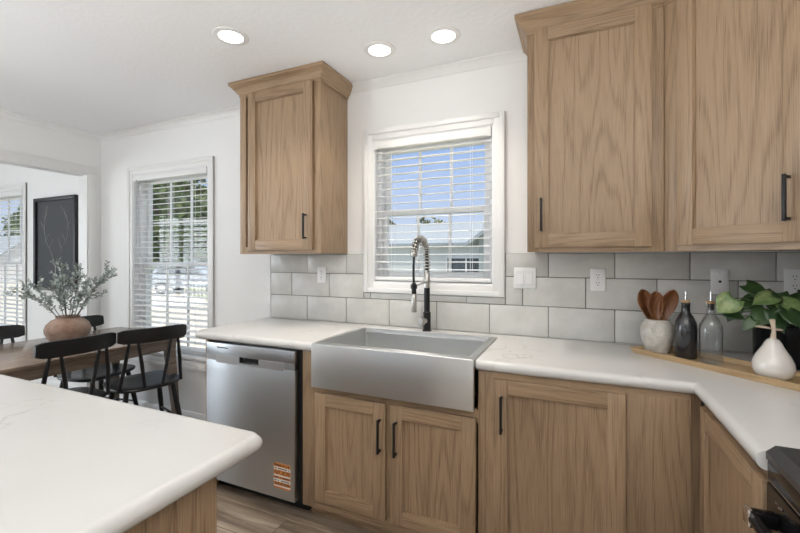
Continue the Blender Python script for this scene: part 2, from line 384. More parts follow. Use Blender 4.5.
# windows: frame, casing, sashes, panes
def window(num, key, grid_rows):
    x0, x1, z0, z1 = wins[key]; c = .066
    f = MB()
    for a in (x0, x1-.035): f.box(a, a+.035, .045, .14, z0, z1, bev=.003)
    f.box(x0+.035, x1-.035, .045, .14, z0, z0+.035, bev=.003); f.box(x0+.035, x1-.035, .045, .14, z1-.035, z1, bev=.003)
    # jamb liners
    for a in (x0, x1-.008): f.box(a, a+.008, -.004, .045, z0, z1)
    f.box(x0+.008, x1-.008, -.004, .045, z0, z0+.008); f.box(x0+.008, x1-.008, -.004, .045, z1-.008, z1)
    root = struct(f.build('window_%d' % num, 'vinyl'))
    cs = MB()
    for r0, r1, t in ((0, c, .012), (c*.55, c, .020)):
        cs.box(x0-r1, x0-r0, -t, 0, z0-r1, z1+r1, bev=.003); cs.box(x1+r0, x1+r1, -t, 0, z0-r1, z1+r1, bev=.003)
        cs.box(x0-r0, x1+r0, -t, 0, z1+r0, z1+r1, bev=.003); cs.box(x0-r0, x1+r0, -t, 0, z0-r1, z0-r0, bev=.003)
    cs.build('casing', 'trim', root)
    zm = z0+.035+(z1-z0-.07)*.49 if key == 'sink' else 1.29
    for nm, y, a, b, rows in (('upper', .10, zm-.015, z1-.035, grid_rows), ('lower', .065, z0+.035, zm+.02, grid_rows)):
        s = MB(); w = .035; xa, xb = x0+.035, x1-.035
        s.box(xa, xa+w, y, y+.03, a, b, bev=.003); s.box(xb-w, xb, y, y+.03, a, b, bev=.003)
        s.box(xa+w, xb-w, y, y+.03, a, a+w, bev=.003); s.box(xa+w, xb-w, y, y+.03, b-w, b, bev=.003)
        for k in (1, 2):
            xm = xa+w+(xb-xa-2*w)*k/3; s.box(xm-.008, xm+.008, y+.008, y+.022, a+w, b-w)
        for k in range(1, rows):
            zz = a+w+(b-a-2*w)*k/rows; s.box(xa+w, xb-w, y+.0075, y+.0225, zz-.008, zz+.008)
        sh = s.build('sash', 'vinyl', root)
        B1(xa+w-.004, xb-w+.004, y+.0135, y+.0165, a+w-.004, b-w+.004).build('pane', 'pane', sh)
    return root
window(1, 'sink', 1); window(2, 'dining', 2); window(3, 'left', 2)
def blind(key, label, wand_side, tilt):
    x0, x1, z0, z1 = wins[key]; x0 += .012; x1 -= .012; z0 += .010; z1 -= .010
    r = thing('window_blind', label, 'window blind', ((x0+x1)/2, .02, z0))
    h = MB(); h.box(x0, x1, -.010, .040, z1-.048, z1, bev=.003); h.box(x0-.001, x0+.022, -.013, -.0101, z1-.052, z1+.002, bev=.001); h.box(x1-.022, x1+.001, -.013, -.0101, z1-.052, z1+.002, bev=.001)
    h.build('head_rail', 'trim', r)
    s = MB(); z = z1-.075
    while z > z0+.05:
        pr = []
        for k in range(5):
            q = (k/4-.5); pr.append((.018+q*.05*math.cos(tilt), z+q*.05*math.sin(tilt)+.0022*(1-4*q*q)))
        pr += [(a, b-.0026) for a, b in reversed(pr)]
        s.prism(pr, 'x', x0+.004, x1-.004); z -= .0465
    s.build('slats', 'slat', r)
    b = B1(x0+.003, x1-.003, -.008, .044, z0+.003, z0+.026, bev=.004); b.build('bottom_rail', 'slat', r)
    for q in (.14, .5, .86) if x1-x0 > .8 else (.16, .84):
        xx = x0+(x1-x0)*q; c = MB()
        for yy in (-.0085, .0445): c.tube([(xx, yy, z0+.02), (xx, yy, z1-.04)], .0011, 5)
        c.build('ladder_cord', 'slat', r)
    if wand_side:
        xx = x0+.05; w = MB(); w.tube([(xx, -.018, z1-.04), (xx, -.020, z1-.62)], .004, 8); w.build('tilt_wand', 'cord', r)
blind('sink', 'white slatted blind in the small window above the kitchen sink', False, R(3))
blind('dining', 'white slatted blind in the tall window right of the dining table', True, R(6))
blind('left', 'white slatted blind at far left, left of the black framed picture', False, R(6))

# tiled backsplash
def backsplash():
    TX0 = -2.049; rows = [(.9145, 1.082), (1.082, 1.241), (1.241, 1.371)]
    cx0, cx1, cz = wins['sink'][0]-.068, wins['sink'][1]+.068, wins['sink'][2]-.068
    base = MB()
    base.box(TX0, cx0, -.004, 0, .9145, 1.371); base.box(cx1, XR, -.004, 0, .9145, 1.371); base.box(cx0, cx1, -.004, 0, .9145, cz)
    g = struct(base.build('backsplash', 'grout'))
    m = MB(); tints = []
    def tile(x0, x1, z0, z1, right=False):
        if x1-x0 < .012 or z1-z0 < .012: return
        c = Vector(((x0+x1)/2, 0, (z0+z1)/2)); ax, az = random.uniform(-.004, .004), random.uniform(-.006, .006)
        T = Matrix.Translation(c) @ Matrix.Rotation(ax, 4, 'Z') @ Matrix.Rotation(az, 4, 'X') @ Matrix.Translation(-c)
        if right: T = Matrix.Translation((XR, 0, 0)) @ Matrix.Rotation(R(-90), 4, 'Z') @ T
        m.T = T; n0 = len(m.f); m.box(x0+.0018, x1-.0018, -.0105, -.0015, z0+.0018, z1-.0018, bev=.003); m.T = None
        k = random.uniform(.90, 1.0); tints.append((len(m.f)-n0, (.66*k, .655*k, .64*k*random.uniform(.97, 1.0))))
    for ri, (za, zb) in enumerate(rows):
        st = -1.7235 if ri != 1 else -1.8575
        js = [TX0]; x = st
        while x < XR: js.append(x); x += .3165
        js.append(XR)
        for a, b in zip(js, js[1:]):
            if za >= cz or zb <= cz and False: pass
            segs = [(a, b, za, zb)]
            if zb > cz+1e-4:
                segs = []
                if a < cx0: segs.append((a, min(b, cx0), za, zb))
                if b > cx1: segs.append((max(a, cx1), b, za, zb))
                if za < cz-.012 and max(a, cx0) < min(b, cx1): segs.append((max(a, cx0), min(b, cx1), za, cz))
            for q in segs: tile(*q)
    for ri, (za, zb) in enumerate(rows):
        x = .0105-(0 if ri != 1 else .16)
        while x < 2.4: tile(max(x, .0105), x+.3165, za, zb, True); x += .3165
    o = m.build('tiles', 'tile', g)
    at = o.data.color_attributes.new('tint', 'FLOAT_COLOR', 'CORNER'); i = 0; pi = 0
    for nf, c in tints:
        for p in range(pi, pi+nf):
            for li in o.data.polygons[p].loop_indices: at.data[li].color = (*c, 1)
        pi += nf
    B1(XR-.004, XR, -2.4, -.0045, .9145, 1.371).build('grout', 'grout', g)
    B1(TX0-.008, TX0, -.012, 0, .9145, 1.371, bev=.002).build('edge_trim', 'trim', g)
backsplash()

# ------------------------------------------------------------------ recessed lights
def can(x, y, label, group=None, watt=None):
    r = thing('recessed_light', label, 'ceiling light', (x, y, CEIL), group)
    m = MB(); m.lathe([(.060, -.004), (.062, -.007), (.085, -.004), (.088, -.0005), (.060, -.0005)], (x, y, CEIL), 40); m.build('trim_ring', 'trim', r)
    m = MB(); m.lathe([(0, -.0045), (.060, -.0045), (.060, -.0012), (0, -.0012)], (x, y, CEIL), 40); m.build('lens', 'lens', r)
    lamp('can_lamp', 'AREA', (x, y, CEIL-.010), (0, 0, 0), watt or CAN_W, CAN_COL, shape='DISK', size=.115, spread=R(95))
can(-1.636, -.767, 'round recessed ceiling light left of the small upper cabinet, nearest the camera', watt=2.3)
can(-.994, -.337, 'round recessed ceiling light above left half of the sink window, the middle one', watt=2.3)
can(-.630, -.328, 'round recessed ceiling light above right half of the sink window', watt=2.3)
for x, y, wt in ((.05, -1.75, .7), (-1.9, -2.9, .4), (-2.9, -1.3, 4.4), (-.35, -3.6, 1), (-1.7, -4.2, 1), (-5.6, -1.9, 1.5)):  # cans added beyond the view to brighten the rooms
    can(x, y, 'added round recessed ceiling light, out of view, filling the room', 'added recessed lights out of view', wt)

# ------------------------------------------------------------------ cabinets
def bar_pull(T, u, z0, z1, parent, horizontal=False):
    """bar pull on a front: T maps (u, out, z), out measured from the door face"""
    m = MB(); m.T = T
    m.box(u-.005, u+.005, -.034, -.024, z0-.008, z1+.008, bev=.0012)
    for z in (z0, z1): m.box(u-.0045, u+.0045, -.0241, .0, z-.0045, z+.0045, bev=.001)
    return m.build('handle', 'black', parent)
def shaker(T, u0, u1, z0, z1, parent, name='door', w=.062, th=.020):
    """shaker door; local front face at out=-th, back at 0"""
    m = MB(); m.T = T
    for a, b in ((u0, u0+w), (u1-w, u1)): m.box(a, b, -th, 0, z0, z1, 0, .0016)
    for a, b in ((z0, z0+w), (z1-w, z1)): m.box(u0+w, u1-w, -th+.0002, -.0002, a, b, 1, .0008)
    m.box(u0+w-.006, u1-w+.006, -th*.28, -.002, z0+w-.006, z1-w+.006, 0)
    # small sticking bead around the panel
    for a, b in ((u0+w, u0+w+.004), (u1-w-.004, u1-w)): m.box(a, b, -th*.60, -th*.2, z0+w, z1-w, 0)
    for a, b in ((z0+w, z0+w+.004), (z1-w-.004, z1-w)): m.box(u0+w+.004, u1-w-.004, -th*.60, -th*.2, a, b, 1)
    return m.build(name, ['oak_v', 'oak_h'], parent)
def planeT(x, y, ang=0): return Matrix.Translation((x, y, 0)) @ Matrix.Rotation(ang, 4, 'Z')
CRP = [(0, 2.405), (.004, 2.405), (.004, 2.418), (.012, 2.424), (.018, 2.434), (.044, 2.466), (.052, 2.470), (.052, 2.489), (0, 2.489)]
UZ0, UZ1 = 1.372, 2.44
# small upper cabinet left of the window
c = thing('upper_cabinet', 'taupe oak single-door upper cabinet hanging left of the sink window', 'cabinet', (-1.716, -.157, UZ0))
m = MB(); m.box(-2.03, -1.402, -.296, 0, UZ0+.004, UZ1, 0, .001); m.build('body', 'oak_v', c)
m = MB()
for a, b in ((-2.034, -1.985), (-1.447, -1.398)): m.box(a, b, -.315, -.297, UZ0, UZ1, 0, .001)
m.box(-1.985, -1.447, -.3148, -.297, UZ0, UZ0+.045, 1); m.box(-1.985, -1.447, -.3148, -.297, UZ1-.045, UZ1, 1); m.build('face_frame', ['oak_v', 'oak_h'], c)
dr = shaker(planeT(0, -.3152), -1.948, -1.447, 1.396, 2.412, c); bar_pull(planeT(0, -.3352), -1.489, 1.467, 1.604, dr)
m = MB(); m.sweep([(-2.034, -.001), (-2.034, -.315), (-1.398, -.315), (-1.398, -.001)], CRP, side=1); m.build('crown', 'oak_h', c)
# upper cabinet right of the window
c = thing('upper_cabinet', 'taupe oak single-door upper cabinet right of the sink window, handle at its lower left', 'cabinet', (.059, -.157, UZ0))
m = MB(); m.box(-.213, .3335, -.296, 0, UZ0+.004, UZ1, 0, .001); m.build('body', 'oak_v', c)
m = MB()
for a, b in ((-.217, -.168), (.285, .3345)): m.box(a, b, -.315, -.297, UZ0, UZ1, 0, .001)
m.box(-.168, .285, -.3148, -.297, UZ0, UZ0+.045, 1); m.box(-.168, .285, -.3148, -.297, UZ1-.045, UZ1, 1); m.build('face_frame', ['oak_v', 'oak_h'], c)
dr = shaker(planeT(0, -.3152), -.184, .289, 1.394, 2.42, c); bar_pull(planeT(0, -.3352), -.151, 1.476, 1.613, dr)
m = MB(); m.sweep([(-.217, -.001), (-.217, -.315), (.3345, -.315)], CRP, post=(1, -1)); m.build('crown', 'oak_h', c)
# diagonal corner cabinet
c = thing('corner_upper_cabinet', 'taupe oak diagonal upper cabinet in the right corner above the potted plant', 'cabinet', (.70, -.30, UZ0))
FX, FY, FL = .3365, -.315, .530; q = FL*math.sqrt(.5)
m = MB(); m.prism([(FX, 0), (FX, FY+.016), (FX+.012, FY+.010), (FX+q-.01, FY-q+.012), (FX+q+.006, FY-q+.001), (XR, FY-q+.001), (XR, 0)], 'z', UZ0+.004, UZ1); m.build('body', 'oak_v', c)
T = planeT(FX, FY, R(-45))
m = MB(); m.T = T
m.box(0, .055, 0, .018, UZ0, UZ1, 0, .001); m.box(FL-.055, FL, 0, .018, UZ0, UZ1, 0, .001)
m.box(.055, FL-.055, .0002, .018, UZ0, UZ0+.045, 1); m.box(.055, FL-.055, .0002, .018, UZ1-.045, UZ1, 1); m.build('face_frame', ['oak_v', 'oak_h'], c)
T2 = planeT(FX, FY, R(-45)) @ Matrix.Translation((0, -.0002, 0))
dr = shaker(T2, .064, .470, 1.396, 2.42, c); bar_pull(planeT(FX, FY, R(-45)) @ Matrix.Translation((0, -.0202, 0)), .425, 1.470, 1.604, dr)
m = MB(); m.sweep([(FX, FY), (FX+q, FY-q)], CRP, pre=(1, 0)); m.build('crown', 'oak_h', c)

BZ1, BY = .868, -.61
# sink base
c = thing('sink_base_cabinet', 'oak base cabinet with a pair of doors under the farmhouse sink', 'cabinet', (-.83, -.30, 0))
m = MB()
m.box(-1.30, -1.284, -.592, -.02, .07, BZ1, 0); m.box(-.372, -.3565, -.592, -.02, .07, BZ1, 0); m.box(-1.284, -.372, -.592, -.02, .07, .086, 1); m.box(-1.284, -.372, -.036, -.02, .086, .60, 0); m.build('body', ['oak_v', 'oak_h'], c)
m = MB(); m.box(-1.302, -1.222, BY, -.592, .068, BZ1, 0, .001); m.box(-.385, -.3565, BY, -.592, .068, BZ1, 0, .001)
m.box(-1.222, -.385, BY+.0003, -.592, .068, .125, 1); m.box(-1.222, -.385, BY+.0003, -.592, .640, .698, 1); m.box(-.835, -.775, BY+.0003, -.592, .125, .640, 0); m.build('face_frame', ['oak_v', 'oak_h'], c)
T = planeT(0, BY-.0002)
dr = shaker(T, -1.213, -.818, .118, .665, c); bar_pull(planeT(0, BY-.0202), -.842, .447, .588, dr)
dr = shaker(T, -.792, -.393, .118, .665, c); bar_pull(planeT(0, BY-.0202), -.760, .447, .588, dr)
B1(-1.285, -.3575, -.555, -.54, 0, .068).build('toe_kick', 'oak_h', c)
# corner base cabinet
c = thing('corner_base_cabinet', 'oak base cabinet right of the sink, one wide door and a plain panel beside it', 'cabinet', (.02, -.30, 0))
m = MB(); m.box(-.3545, .40, -.592, -.02, .07, BZ1, 0); m.build('body', 'oak_v', c)
m = MB(); m.box(-.3555, -.305, BY, -.5925, .068, BZ1, 0, .001); m.box(.150, .366, BY, -.5925, .068, BZ1, 0, .001)
m.box(-.305, .150, BY+.0003, -.5925, .810, BZ1, 1); m.box(-.305, .150, BY+.0003, -.5925, .068, .125, 1); m.box(.150, .366, BY-.0004, BY+.0002, .846, BZ1, 1); m.build('face_frame', ['oak_v', 'oak_h'], c)
dr = shaker(T, -.317, .163, .118, .842, c, w=.058); bar_pull(planeT(0, BY-.0202), -.283, .638, .772, dr)
B1(-.355, .44, -.555, -.54, 0, .068).build('toe_kick', 'oak_h', c)
# right run base cabinet
RX = .402
c = thing('base_cabinet', 'oak base cabinet with one door between the right corner and the black range', 'cabinet', (.7, -.9, 0))
m = MB(); m.box(RX+.019, 1.0, -1.158, -.63, .07, BZ1, 0); m.build('body', 'oak_v', c)
m = MB(); m.box(RX, RX+.018, -.70, -.612, .068, BZ1, 0, .001); m.box(RX, RX+.018, -1.159, -1.10, .068, BZ1, 0, .001)
m.box(RX+.0003, RX+.018, -1.10, -.70, .80, BZ1, 1); m.box(RX+.0003, RX+.018, -1.10, -.70, .068, .125, 1); m.build('face_frame', ['oak_v', 'oak_h'], c)
shaker(planeT(RX-.0002, 0, R(-90)), .648, 1.150, .118, .842, c)
B1(RX+.05, RX+.065, -1.158, -.54, 0, .068).build('toe_kick', 'oak_h', c)
# end panel left of the dishwasher
tag(B1(-1.985, -1.968, -.625, -.005, 0, BZ1, bev=.001).build('cabinet_end_panel', 'oak_v'), 'narrow oak end panel along the left side of the dishwasher', 'panel')

# worktop
SX0, SX1, SYB = -1.2145, -.3905, -.128
o = MB(); o.slab([(-2.085, -.012), (-2.085, -.60), (-2.055, -.638), (SX0, -.638), (SX0, SYB), (SX1, SYB), (SX1, -.638), (.368, -.638), (.368, -1.162), (XR-.012, -1.162), (XR-.012, -.012)],
              .870, .914, [1, 1, 1, 0, 0, 0, 1, 1, 0, 0, 0], .021)
tag(o.build('worktop', 'stone'), 'white marbled worktop running from the dishwasher round the corner to the range', 'worktop')
# island
o = MB(); o.slab([(-.735, -1.533), (-2.75, -1.533), (-2.75, -2.50), (-.700, -2.50), (-.700, -1.568), (-.706, -1.546)], .870, .914, [1]*6, .0215)
tag(o.build('island_worktop', 'stone'), 'white marbled island worktop in the left foreground', 'worktop')
c = thing('island_cabinet', 'oak island cabinet under the foreground worktop', 'cabinet', (-1.7, -2.05, 0))
m = MB(); m.box(-2.62, -.757, -2.40, -1.672, 0, .8695, 0, .001); m.build('body', 'oak_v', c)
m = MB(); m.box(-.7565, -.737, -1.752, -1.655, 0, .8695, 0, .001); m.box(-.7565, -.737, -2.41, -2.33, 0, .8695, 0, .001); m.box(-.755, -.747, -2.33, -1.752, 0, .8695, 0)
m.build('end_panel', 'oak_v', c)

# farmhouse sink
c = thing('farmhouse_sink', 'stainless steel apron-front sink set in the worktop under the window', 'sink', (-.80, -.40, .70))
m = MB()
x0, x1, y0, y1 = SX0+.002, SX1-.002, -.662, SYB-.002; zt = .921
m.box(x0, x1, y0, y0+.018, .703, zt, bev=.004, seg=3)
m.build('apron', 'steel', c)
m = MB(); ix0, ix1, iy0, iy1 = x0+.034, x1-.034, y0+.052, y1-.026
m.box(x0, x1, y0+.0181, iy0, zt-.012, zt-.0005, bev=.001); m.box(x0, x1, iy1, y1, zt-.012, zt-.0005, bev=.001)
m.box(x0, ix0, iy0, iy1, zt-.012, zt-.0005, bev=.001); m.box(ix1, x1, iy0, iy1, zt-.012, zt-.0005, bev=.001)
m.build('rim', 'steel', c)
m = MB()
def rr(xa, xb, ya, yb, r, z, n=5):
    pts = []
    for cx, cy, a0 in ((xb-r, yb-r, 0), (xa+r, yb-r, 90), (xa+r, ya+r, 180), (xb-r, ya+r, 270)):
        for k in range(n+1): a = R(a0+90*k/n); pts.append((cx+r*math.cos(a), cy+r*math.sin(a), z))
    return pts
rings = [rr(ix0, ix1, iy0, iy1, .012, zt-.002), rr(ix0+.001, ix1-.001, iy0+.001, iy1-.001, .012, zt-.20), rr(ix0+.014, ix1-.014, iy0+.014, iy1-.014, .014, zt-.215),
         rr(ix0+.014, ix1-.014, iy0+.014, iy1-.014, .014, zt-.219), rr(ix0-.003, ix1+.003, iy0-.003, iy1+.003, .014, zt-.204), rr(ix0-.003, ix1+.003, iy0-.003, iy1+.003, .014, zt-.013)]
m.ring_loft(rings[:3], False); m.add(rings[2], [tuple(range(len(rings[2])))])
m.ring_loft(rings[3:], False); m.add(rings[3], [tuple(range(len(rings[3])))]); m.build('basin', 'steel', c)
B1(ix0, ix1, iy1-.022, iy1-.0012, zt-.024, zt-.020).build('ledge', 'steel', c); B1(ix0, ix1, iy0+.0012, iy0+.022, zt-.024, zt-.020).build('ledge', 'steel', c)
m = MB(); m.lathe([(.0, .001), (.028, .001), (.044, .004), (.045, .0005), (0, .0005)], (-.80, -.40, zt-.215), 28); m.build('drain', 'chrome', c)

# spring faucet
FX_, FY_ = -.814, -.070; Z0 = .914
c = thing('faucet', 'black and nickel spring pull-down faucet behind the sink', 'faucet', (FX_, FY_, Z0))
m = MB(); m.lathe([(0, 0), (.027, 0), (.027, .006), (.0225, .010), (.0225, .110), (.0175, .114), (.0175, .255), (0, .255)], (FX_, FY_, Z0), 28); m.build('body', 'black', c)
m = MB(); m.lathe([(0, .2551), (.0185, .2551), (.0185, .345), (.015, .350), (0, .350)], (FX_, FY_, Z0), 28); m.build('collar', 'nickel', c)
arc = []
for k in range(13): arc.append((FX_, FY_, Z0+.352+.083*k/12))
Rr = .105
for k in range(1, 25):
    a = math.pi*k/24*.93; arc.append((FX_, FY_-Rr+Rr*math.cos(a), Z0+.435+Rr*math.sin(a)))
m = MB(); m.tube(arc, .0105, 10); m.build('hose', 'rubber', c)
# coil follows the arc
def coil(path, r, turns, wire, n=7, per=12):
    P = [Vector(p) for p in path]; ln = [0]
    for a, b in zip(P, P[1:]): ln.append(ln[-1]+(b-a).length)
    pts = []; tot = turns*per; side = Vector((1, 0, 0))
    for i in range(tot+1):
        s = ln[-1]*i/tot; j = max(q for q in range(len(ln)) if ln[q] <= s+1e-9); j = min(j, len(P)-2)
        t = (P[j+1]-P[j]).normalized(); p = P[j]+t*(s-ln[j]); b = side.cross(t); a = 2*math.pi*i/per
        pts.append(p+(side*math.cos(a)+b*math.sin(a))*r)
    m = MB(); m.tube(pts, wire, n); return m
coil(arc, .0185, 21, .0042).build('spring', 'nickel', c)
ey, ez = arc[-1][1], arc[-1][2]
m = MB(); m.lathe([(0, -.020), (.017, -.020), (.019, -.012), (.019, .014), (.0165, .018), (0, .018)], (FX_, ey, ez), 24); m.build('spring_end', 'nickel', c)
m = MB(); m.tube([(FX_, ey, ez-.018), (FX_, ey-.006, ez-.08), (FX_, ey-.004, ez-.14), (FX_, ey, 1.205)], .0068, 10); m.build('spray_hose', 'rubber', c)
m = MB(); m.lathe([(0, .0), (.0135, .0), (.0155, .006), (.0155, .095), (.0125, .1), (0, .1)], (FX_, ey, 1.050), 24); m.build('spray_head', 'nickel', c)
m = MB(); m.lathe([(0, .1001), (.0135, .1001), (.0135, .155), (.009, .160), (0, .160)], (FX_, ey, 1.050), 24); m.lathe([(.0137, .128), (.0185, .128), (.0185, .150), (.0137, .150)], (FX_, ey, 1.050), 24); m.build('spray_collar', 'black', c)
m = MB(); m.tube([(FX_, FY_-.016, 1.205), (FX_, ey+.017, 1.190)], .0048, 10); m.lathe([(.0185, .278), (.0215, .278), (.0215, .302), (.0185, .302)], (FX_, FY_, Z0), 24); m.build('holder_arm', 'nickel', c)
m = MB(); m.tube([(FX_, FY_-.020, Z0+.062), (FX_-.012, FY_-.040, Z0+.062)], .014, 20); m.tube([(FX_-.012, FY_-.040, Z0+.062), (FX_-.022, FY_-.058, Z0+.062)], [.0245, .0235], 28)
m.tube([(FX_-.016, FY_-.048, Z0+.085), (FX_-.013, FY_-.043, Z0+.150)], [.0045, .0035], 10); m.build('handle', 'nickel', c)

# dishwasher
c = thing('dishwasher', 'stainless steel dishwasher with an orange sticker at lower right', 'dishwasher', (-1.64, -.33, 0))
DX0, DX1, DY = -1.962, -1.330, -.640
m = MB(); m.box(DX0+.004, DX1-.006, -.585, -.03, .075, .866); m.build('tub', 'void', c)
m = MB(); PZ0, PZ1, PX_0, PX_1 = .765, .796, -1.708, -1.570
m.box(DX0, DX1, DY, -.586, .082, PZ0, bev=.003); m.box(DX0, DX1, DY, -.586, PZ1, .862, bev=.003)
m.box(DX0, PX_0, DY+.0004, -.587, PZ0-.004, PZ1+.004); m.box(PX_1, DX1, DY+.0004, -.587, PZ0-.004, PZ1+.004); m.box(PX_0, PX_1, DY+.035, -.587, PZ0-.003, PZ1+.003)
dd = m.build('door', 'steel_dw', c)
m = MB(); m.box(-1.884, PX_0, DY-.0008, DY+.0003, .752, .797); m.box(PX_1, -1.399, DY-.0008, DY+.0003, .752, .797); m.box(PX_0, PX_1, DY-.0008, DY+.0003, .752, PZ0); m.build('control_strip', 'steel_strip', dd)
m = MB(); m.box(PX_0+.002, PX_1-.002, DY+.022, DY+.034, PZ0+.001, PZ1-.001); m.box(PX_0+.02, PX_1-.004, DY+.010, DY+.016, PZ1-.012, PZ1-.002); m.build('handle_pocket', 'void', dd)
m = MB(); x = -1.876
for k in range(10):
    m.box(x, x+.0062, DY-.0008, DY-.0001, .835, .8412 if k else .843); x += .0084
m.build('brand_mark', 'ink', dd)
m = MB(); m.tube([(-1.357, DY-.001, .838), (-1.357, DY+.001, .838)], .003, 12); m.build('indicator', 'ink', dd)
sx0, sx1, sz0, sz1 = -1.466, -1.357, .136, .268
m = MB(); m.box(sx0, sx1, DY-.0006, DY-.0001, sz0, sz1, 0)
def band(a, b, mi, xa=0, xb=1, d=.0009): m.box(sx0+(sx1-sx0)*xa, sx0+(sx1-sx0)*xb, DY-d, DY-.0005, sz1-(sz1-sz0)*b, sz1-(sz1-sz0)*a, mi)
for a, b in ((.15, .27), (.46, .52), (.62, .74), (.88, .93)): band(a, b, 1)
band(.015, .055, 2, .0, .12, .0012)
rs = random.Random(3)
for a, h, cnt in ((.045, .07, 15), (.185, .05, 13), (.30, .035, 17), (.36, .035, 17), (.415, .02, 14), (.545, .045, 15), (.66, .045, 13), (.77, .03, 17), (.825, .03, 16)):
    for k in range(cnt):
        if rs.random() < .82: band(a, a+h, 2, .05+.9*k/cnt, .05+.9*(k+.72)/cnt, .0012)
m.build('sticker', ['orange', 'white_ink', 'ink'], dd)['label'] = 'orange and white striped paper sticker'
m = MB(); m.box(DX0, -1.308, -.552, -.54, 0, .078); m.box(DX0, -1.308, -.545, -.52, .0, .07); m.build('toe_kick', 'void', c)
m = MB(); m.box(DX1+.001, -1.3035, -.600, -.04, .078, .864); m.build('dark_gap_fill', 'void', c)  # black box put in for the dark gap beside the dishwasher

# black range
c = thing('range', 'black kitchen range at the right edge beyond the worktop', 'range', (.70, -1.58, 0))
GY0, GY1 = -1.925, -1.166
m = MB(); m.box(.404, .995, GY0, GY1, .02, .898, bev=.003); m.build('body', 'gloss_black', c)
m = MB(); m.prism([(.384, .899), (.384, .914), (.401, .930), (.995, .930), (.995, .899)], 'y', GY0, GY1-.0); 
m.box(.437, .985, GY0+.03, GY1-.035, .9295, .9318, 1, .0008); m.build('cooktop', ['grey_glass', 'gloss_black'], c)
m = MB(); m.box(.386, .403, GY0, GY1, .856, .896, bev=.003); m.box(.3842, .3865, GY0+.004, GY1-.004, .857, .8595, 1); pn = m.build('control_panel', ['gloss_black', 'chrome'], c)
m = MB(); m.box(.384, .403, GY0, GY1-.001, .21, .850, bev=.004)
for k in range(7): m.box(.3828, .3842, -1.215-.012*k, -1.222-.012*k, .826-.004*(k % 2), .830-.004*(k % 2), 1)
dr = m.build('oven_door', ['gloss_black', 'chrome'], c)
m = MB(); m.tube([(.345, GY1-.045, .790), (.345, GY0+.045, .790)], .013, 16)
for y in (GY1-.055, GY0+.055): m.box(.341, .3845, y-.012, y+.012, .775, .806, 0, .004); m.box(.331, .3415, y-.014, y+.014, .772, .809, 1, .003)
m.build('handle', ['gloss_black', 'chrome'], dr)
m = MB(); m.box(.384, .403, GY0, GY1, .03, .200, bev=.004); m.build('drawer', 'gloss_black', c)
for bx, by in ((.55, -1.40), (.55, -1.76), (.82, -1.40), (.82, -1.76)):
    m = MB(); m.lathe([(.0, .0), (.085, .0), (.085, .0008), (0, .0008)], (bx, by, .9319), 36); m.build('burner', 'grey_glass', c)

# ------------------------------------------------------------------ switch plates and outlets
def plate(x, z, kind, label, group=None):
    w = {'outlet': .072, 'switch': .116, 'jack': .068}[kind]; h = .116; y = -.0115
    r = thing('wall_' + {'outlet': 'outlet', 'switch': 'switch', 'jack': 'jack'}[kind], label, {'outlet': 'outlet', 'switch': 'light switch', 'jack': 'wall plate'}[kind], (x, y, z-h/2), group)
    B1(x-w/2, x+w/2, y-.006, y, z-h/2, z+h/2, bev=.003).build('plate', 'plate', r)
    if kind == 'outlet':
        for s in (-1, 1):
            zz = z+s*.020; m = MB(); m.tube([(x, y-.0072, zz), (x, y-.004, zz)], .0165, 24, 0, True, .86)
            k = m.build('receptacle', 'plate', r); q = MB()
            for dx in (-.0055, .0055): q.box(x+dx-.0012, x+dx+.0012, y-.0076, y-.0070, zz+.001, zz+.009)
            q.box(x-.0022, x+.0022, y-.0076, y-.0070, zz-.010, zz-.0055); q.build('slots', 'black_slot', k)
    elif kind == 'switch':
        for s in (-1, 1): B1(x+s*.024-.0182, x+s*.024+.0182, y-.0064, y-.0052, z-.035, z+.035).build('rocker_frame', 'cord', r)
        for s in (-1, 1):
            m = MB(); xx = x+s*.024; m.prism([(y-.0055, z-.033), (y-.0115, z-.033), (y-.0075, z+.033), (y-.0055, z+.033)], 'x', xx-.0165, xx+.0165); k = m.build('rocker', 'plate', r)
            q = MB(); q.box(xx-.002, xx+.002, y-.0095, y-.0078, z+.022, z+.026); q.build('indicator', 'cord', k)
    else:
        m = MB(); m.tube([(x, y-.012, z), (x, y-.005, z)], .0055, 14); m.build('connector', 'black_slot', r)
    for s in (-1, 1) if kind != 'outlet' else (0,):
        m = MB(); m.tube([(x, y-.0072, z+s*.041), (x, y-.0055, z+s*.041)], .0028, 10); m.build('screw', 'cord', r)
plate(-1.599, 1.229, 'outlet', 'white outlet on the tiles below the small upper cabinet, left of the window')
plate(-.263, 1.235, 'switch', 'white double light switch right of the sink window')
plate(.098, 1.233, 'outlet', 'white outlet on the tiles between the double switch and the wooden spoons')
plate(.604, 1.236, 'jack', 'white wall plate with a single black connector above the clear bottle')
plate(.868, 1.240, 'outlet', 'white outlet partly hidden by the potted plant at right edge')

# ------------------------------------------------------------------ tray and the things on it
TZ = .9145
ta = math.atan2(-.687, .727); TT = Matrix.Translation((.221, -.214, 0)) @ Matrix.Rotation(ta, 4, 'Z')
m = MB(); m.T = TT; LT, WT = .78, .20
def rect(i, z): return [(i, i, z), (LT-i, i, z), (LT-i, WT-i, z), (i, WT-i, z)]
m.ring_loft([rect(.010, TZ), rect(0, TZ+.024), rect(.0075, TZ+.0245), rect(.016, TZ+.008)], True)
tag(m.build('wooden_tray', 'tray'), 'long pale wooden tray lying diagonally on the corner worktop', 'tray')
TF = TZ+.0085
